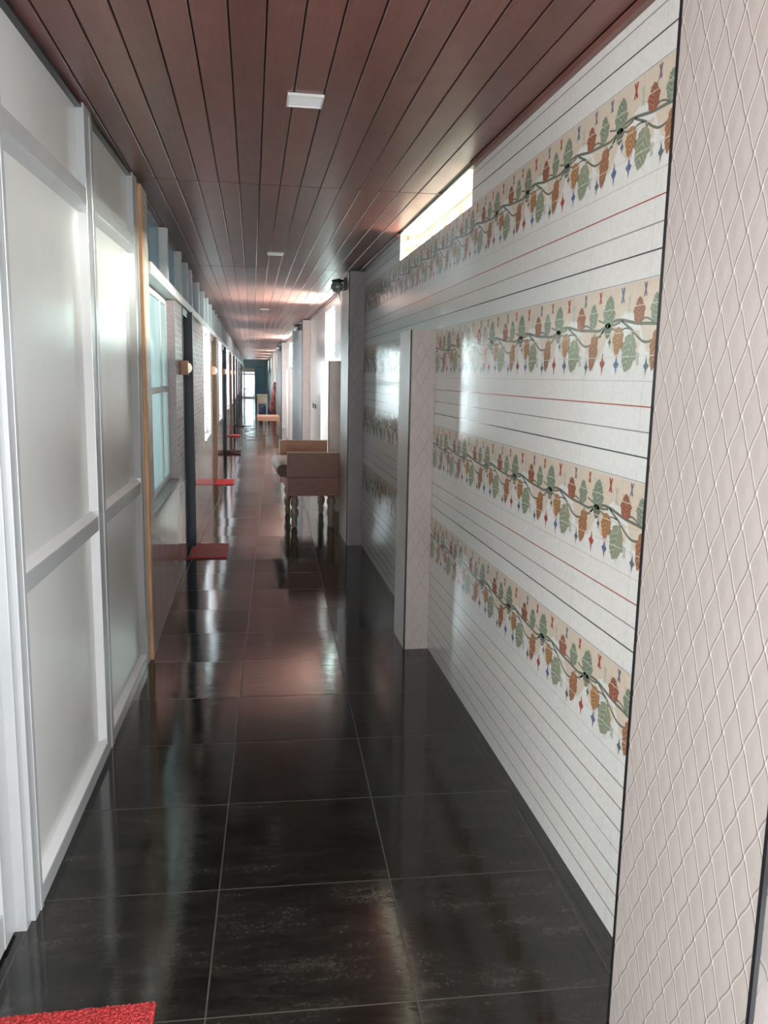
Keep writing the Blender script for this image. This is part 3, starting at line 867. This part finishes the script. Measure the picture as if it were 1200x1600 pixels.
# ------------------------------------------------------------------ benches
def turned_leg(mb, x, y, z1, s=1.0):
    k = z1
    prof = [(0.020, 0.0), (0.026, 0.02 * k / .35), (0.030, 0.05 * k / .35), (0.022, 0.075 * k / .35), (0.036, 0.11 * k / .35), (0.040, 0.135 * k / .35), (0.034, 0.165 * k / .35), (0.020, 0.18 * k / .35),
            (0.036, 0.215 * k / .35), (0.040, 0.235 * k / .35), (0.034, 0.26 * k / .35), (0.026, 0.275 * k / .35), (0.040, 0.29 * k / .35), (0.042, z1)]
    mb.lathe([(a * s, b_) for a, b_ in prof], 18, 0, Matrix.Translation((x, y, 0)))

bench = empty('bench', (0.60, 8.75, 0))
tag(bench, 'light brown wooden bench with high end boards and turned legs by the pillar', 'bench')
Y0, Y1 = 8.20, 9.25
XN, XF = 0.343, 0.302          # corridor edge at near / far end
def bx(t): return XN + (XF - XN) * t
def bf(x, yy, z):   # shear the plan slightly: bench is not quite parallel to the wall
    return (x + bx((yy - Y0) / (Y1 - Y0)) - XN, yy, z)
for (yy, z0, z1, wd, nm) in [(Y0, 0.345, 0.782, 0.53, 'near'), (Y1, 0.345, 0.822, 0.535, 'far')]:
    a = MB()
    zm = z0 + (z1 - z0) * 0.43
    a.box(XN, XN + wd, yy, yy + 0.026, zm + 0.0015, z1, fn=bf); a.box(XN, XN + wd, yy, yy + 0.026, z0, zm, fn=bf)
    ob = a.build('end_board', MT['wood_shaded'] if nm == 'near' else MT['wood'], bench, 0.003)
    c = MB(); c.box(XN - 0.003, XN + wd, yy - 0.002, yy + 0.028, z1, z1 + 0.008, fn=bf); c.box(XN - 0.004, XN, yy - 0.001, yy + 0.027, z0 + 0.02, z1, fn=bf)
    c.build('edge_strip', MT['wood_pale'], ob, 0.0015)
s_ = MB(); s_.box(XN + 0.01, XN + 0.52, Y0 + 0.026, Y1, 0.40, 0.50, fn=bf); s_.build('seat_frame', MT['wood'], bench, 0.004)
s_ = MB(); s_.box(XN + 0.49, XN + 0.52, Y0 + 0.026, Y1, 0.50, 0.655, fn=bf); s_.build('back_board', MT['wood'], bench, 0.004)
# upholstered seat with a rounded front roll overhanging the corridor side
cu = MB(); prof = []
cx, cz, rx, rz = XN - 0.025, 0.598, 0.075, 0.064
for k in range(13):
    a = pi / 2 + pi * k / 12
    ca_, sa_ = cos(a), sin(a)
    prof.append((cx + rx * (abs(ca_) ** 0.7) * (1 if ca_ > 0 else -1), cz + rz * (abs(sa_) ** 0.7) * (1 if sa_ > 0 else -1)))
prof += [(XN + 0.005, 0.534), (XN + 0.005, 0.502), (XN + 0.48, 0.502), (XN + 0.48, 0.66)]
ys = [Y0 + 0.03, Y0 + 0.045, Y1 - 0.02, Y1 - 0.005]
vs = []
for yi, yy in enumerate(ys):
    sc = 0.88 if yi in (0, 3) else 1.0
    for (px, pz) in prof:
        qx = cx + (px - cx) * sc if px < XN else px
        vs.append(bf(qx, yy, cz + (pz - cz) * (sc if px < XN else 1)))
n = len(prof); fs = []
for i in range(3):
    for k in range(n):
        k2 = (k + 1) % n
        fs.append((i * n + k, i * n + k2, (i + 1) * n + k2, (i + 1) * n + k))
fs.append(tuple(range(n))); fs.append(tuple(reversed(range(3 * n, 4 * n))))
cu.add(vs, fs, 0, smooth=True)
cu.build('upholstered_seat', MT['cushion'], bench, 0.004)
for (xx, yy) in [(XN + 0.075, Y0 + 0.12), (XN + 0.45, Y0 + 0.12), (XN + 0.045, Y1 - 0.06), (XN + 0.42, Y1 - 0.06)]:
    l = MB(); turned_leg(l, xx, yy, 0.40, 1.15); l.build('leg', MT['leg'], bench)

low = empty('bench', (0.4, 22.0, 0)); tag(low, 'low wooden bench without end boards in the middle distance', 'bench')
s_ = MB(); s_.box(0.125, 0.70, 21.5, 22.6, 0.36, 0.475); s_.build('seat', MT['wood'], low, 0.006)
for xx in (0.30, 0.66):
    for yy in (21.56, 22.5):
        l = MB(); turned_leg(l, xx, yy, 0.36); l.build('leg', MT['leg'], low)

dk = empty('desk', (0.35, 30.2, 0)); tag(dk, 'pale wooden desk with a deep front board on white legs, far off', 'desk')
s_ = MB(); s_.box(0.16, 0.55, 30.0, 30.8, 0.80, 0.83); s_.build('desktop', MT['wood_pale'], dk, 0.003)
s_ = MB(); s_.box(0.17, 0.54, 30.01, 30.04, 0.505, 0.799); s_.build('front_board', MT['wood_pale'], dk, 0.003)
for xx in (0.175, 0.50):
    for yy in (30.045, 30.74):
        l = MB(); l.box(xx, xx + 0.04, yy, yy + 0.04, 0, 0.799); l.build('leg', MT['white'], dk, 0.003)

# dark blue cloth bundle on the floor behind the desk legs
bd = MB(); rnd = random.Random(3)
seg, ring = 22, 12
vs = []
for j in range(ring + 1):
    ph = pi / 2 * j / ring
    for k in range(seg):
        a = 2 * pi * k / seg
        rr_ = 1 + 0.10 * sin(3 * a + 1) + 0.07 * sin(5 * a + j * .5) + rnd.uniform(-.03, .03)
        vs.append((0.43 + 0.21 * cos(ph) ** 0.6 * cos(a) * rr_ , 30.42 + 0.22 * cos(ph) ** 0.6 * sin(a) * rr_, 0.001 + 0.40 * sin(ph) * (1 + 0.06 * sin(4 * a))))
fs = [(j * seg + k, j * seg + (k + 1) % seg, (j + 1) * seg + (k + 1) % seg, (j + 1) * seg + k) for j in range(ring) for k in range(seg)]
fs.append(tuple(reversed(range(seg))))
bd.add(vs, fs, 0, smooth=True)
tag(bd.build('cloth_bundle', MT['bundle']), 'dark navy cloth bundle on the floor under the pale desk', 'bundle')

# rolled carpets leaning on the wall
def carpet_roll(p0, p1, rad, label):
    d = (Vector(p1) - Vector(p0)); L = d.length
    q = d.to_track_quat('Z', 'Y').to_matrix().to_4x4()
    c = MB()
    # spiral cross-section so the end reads as a roll
    pts = []
    turns = 3.2; n = 70
    for k in range(n + 1):
        t = k / n; a = 2 * pi * turns * t; r_ = rad * (0.35 + 0.65 * t); pts.append((r_ * cos(a), r_ * sin(a)))
    th = 0.012
    inn = []
    for k in range(n + 1):
        t = k / n; a = 2 * pi * turns * t; r_ = rad * (0.35 + 0.65 * t) - th; inn.append((r_ * cos(a), r_ * sin(a)))
    vs = []
    for z in (0, L):
        for (x, y_) in pts + inn: vs.append(Matrix.Translation(p0) @ q @ Vector((x, y_, z)))
    m_ = 2 * (n + 1); fs = []
    for k in range(n):
        fs.append((k, k + 1, m_ + k + 1, m_ + k)); fs.append((n + 1 + k + 1, n + 1 + k, m_ + n + 1 + k, m_ + n + 1 + k + 1))
        fs.append((k + 1, k, n + 1 + k, n + 1 + k + 1)); fs.append((m_ + k, m_ + k + 1, m_ + n + 1 + k + 1, m_ + n + 1 + k))
    c.add(vs, fs, 0, smooth=True)
    o = c.build('carpet_roll', MT['carpet']); tag(o, label, 'carpet roll', 'maroon carpet rolls')
    return o
carpet_roll((0.66, 31.25, 0.03), (0.885, 31.25, 1.27), 0.085, 'tall rolled maroon carpet leaning against the right wall')
carpet_roll((0.84, 31.6, 0.03), (0.90, 31.55, 0.98), 0.085, 'shorter upright maroon carpet roll beside the leaning one')

# small table at the end
tb = empty('side_table', (-0.17, 40.4, 0)); tag(tb, 'dark topped table on thin pale legs before the end wall', 'table')
s_ = MB(); s_.box(-0.42, 0.09, 40.1, 40.7, 0.83, 0.86); s_.build('tabletop', MT['dark_metal'], tb, 0.004)
for xx in (-0.41, 0.05):
    for yy in (40.12, 40.65):
        l = MB(); l.box(xx, xx + 0.03, yy, yy + 0.03, 0, 0.83); l.build('leg', MT['white'] if xx < 0 else MT['dark_metal'], tb)
s_ = MB(); s_.box(-0.38, 0.05, 40.125, 40.145, 0.38, 0.41); s_.build('stretcher', MT['dark_metal'], tb)

# small dark hook bracket on the wall beyond the bench
hk = empty('wall_hook', (XR, 13.3, 1.06)); tag(hk, 'small dark H-shaped bracket on the pink wall beyond the bench', 'hook')
s_ = MB()
s_.box(XR - 0.02, XR - 0.001, 13.05, 13.10, 1.03, 1.10); s_.box(XR - 0.02, XR - 0.001, 13.50, 13.55, 1.03, 1.10); s_.box(XR - 0.016, XR - 0.002, 13.10, 13.50, 1.058, 1.072)
s_.build('bracket', MT['dark_metal'], hk)

# ------------------------------------------------------------------ light
w = bpy.data.worlds.new('world'); SC.world = w; w.use_nodes = True
bg = w.node_tree.nodes['Background']; bg.inputs[0].default_value = (0.93, 0.97, 1.0, 1); bg.inputs[1].default_value = 1.6

def area(name, loc, target, sx, sy, power, col=(1, 1, 1), spread=180):
    d = bpy.data.lights.new(name, 'AREA'); d.shape = 'RECTANGLE'; d.size = sx; d.size_y = sy; d.energy = power; d.color = col
    d.spread = radians(spread)
    o = bpy.data.objects.new(name, d); COL.objects.link(o)
    o.location = loc
    o.rotation_euler = (Vector(target) - Vector(loc)).to_track_quat('-Z', 'Y').to_euler()
    return o
area('entrance_daylight', (0.2, YB - 0.3, 1.45), (0.15, 6, 1.2), 1.6, 2.0, 22, (1.0, 0.985, 0.96))
area('added_fill_left', (-3.0, -1.6, 1.7), (1.0, 3.6, 1.2), 2.0, 2.2, 78, (1.0, 0.985, 0.95))  # added light to brighten the right wall; its opening is unseen
area('added_fill_right', (3.0, -1.4, 1.7), (-0.6, 3.6, 1.2), 2.0, 2.2, 120, (0.97, 0.99, 1.0))  # added light to brighten the partition, likewise from an unseen opening
# daylight bounced up through each window on the right, and the sky seen through the high window
area('window_light_high', (3.0, 4.75, 2.95), (-0.55, 4.75, 2.05), 1.7, 0.5, 700, (1, 0.97, 0.90))
area('window_light_low', (2.6, 6.1, 1.75), (0.3, 5.4, 2.52), 1.2, 0.6, 380, (1, 0.84, 0.74))
for i, (a, bq) in enumerate(rwin):
    area('window_light', (2.3, bq + 0.35, 0.85), (0.2, (a + bq) / 2 - 0.2, 2.6), 1.1, 1.1, 6500 if i else 6000, (1, 0.80, 0.70))
# rooms on the left
for i, (wa, wb, da, db) in enumerate(bays):
    area('room_light', (-0.85, (wa + wb) / 2, 1.5), (0.5, (wa + wb) / 2, 1.2), wb - wa, 1.2, 8 if i == 0 else 150, (0.97, 1.0, 0.99))
area('end_daylight', (-0.1, YE + 0.4, 1.2), (0, 30, 1.0), 0.8, 1.6, 20, (0.95, 1, 1))

# ------------------------------------------------------------------ colour management / cycles
SC.view_settings.view_transform = 'Standard'
SC.view_settings.look = 'None'
SC.view_settings.exposure = 1.0
SC.view_settings.gamma = 1.0
cy = SC.cycles
cy.use_denoising = True
cy.max_bounces = 10; cy.diffuse_bounces = 5; cy.glossy_bounces = 5; cy.transmission_bounces = 6
cy.sample_clamp_indirect = 6.0
cy.caustics_reflective = False; cy.caustics_refractive = False
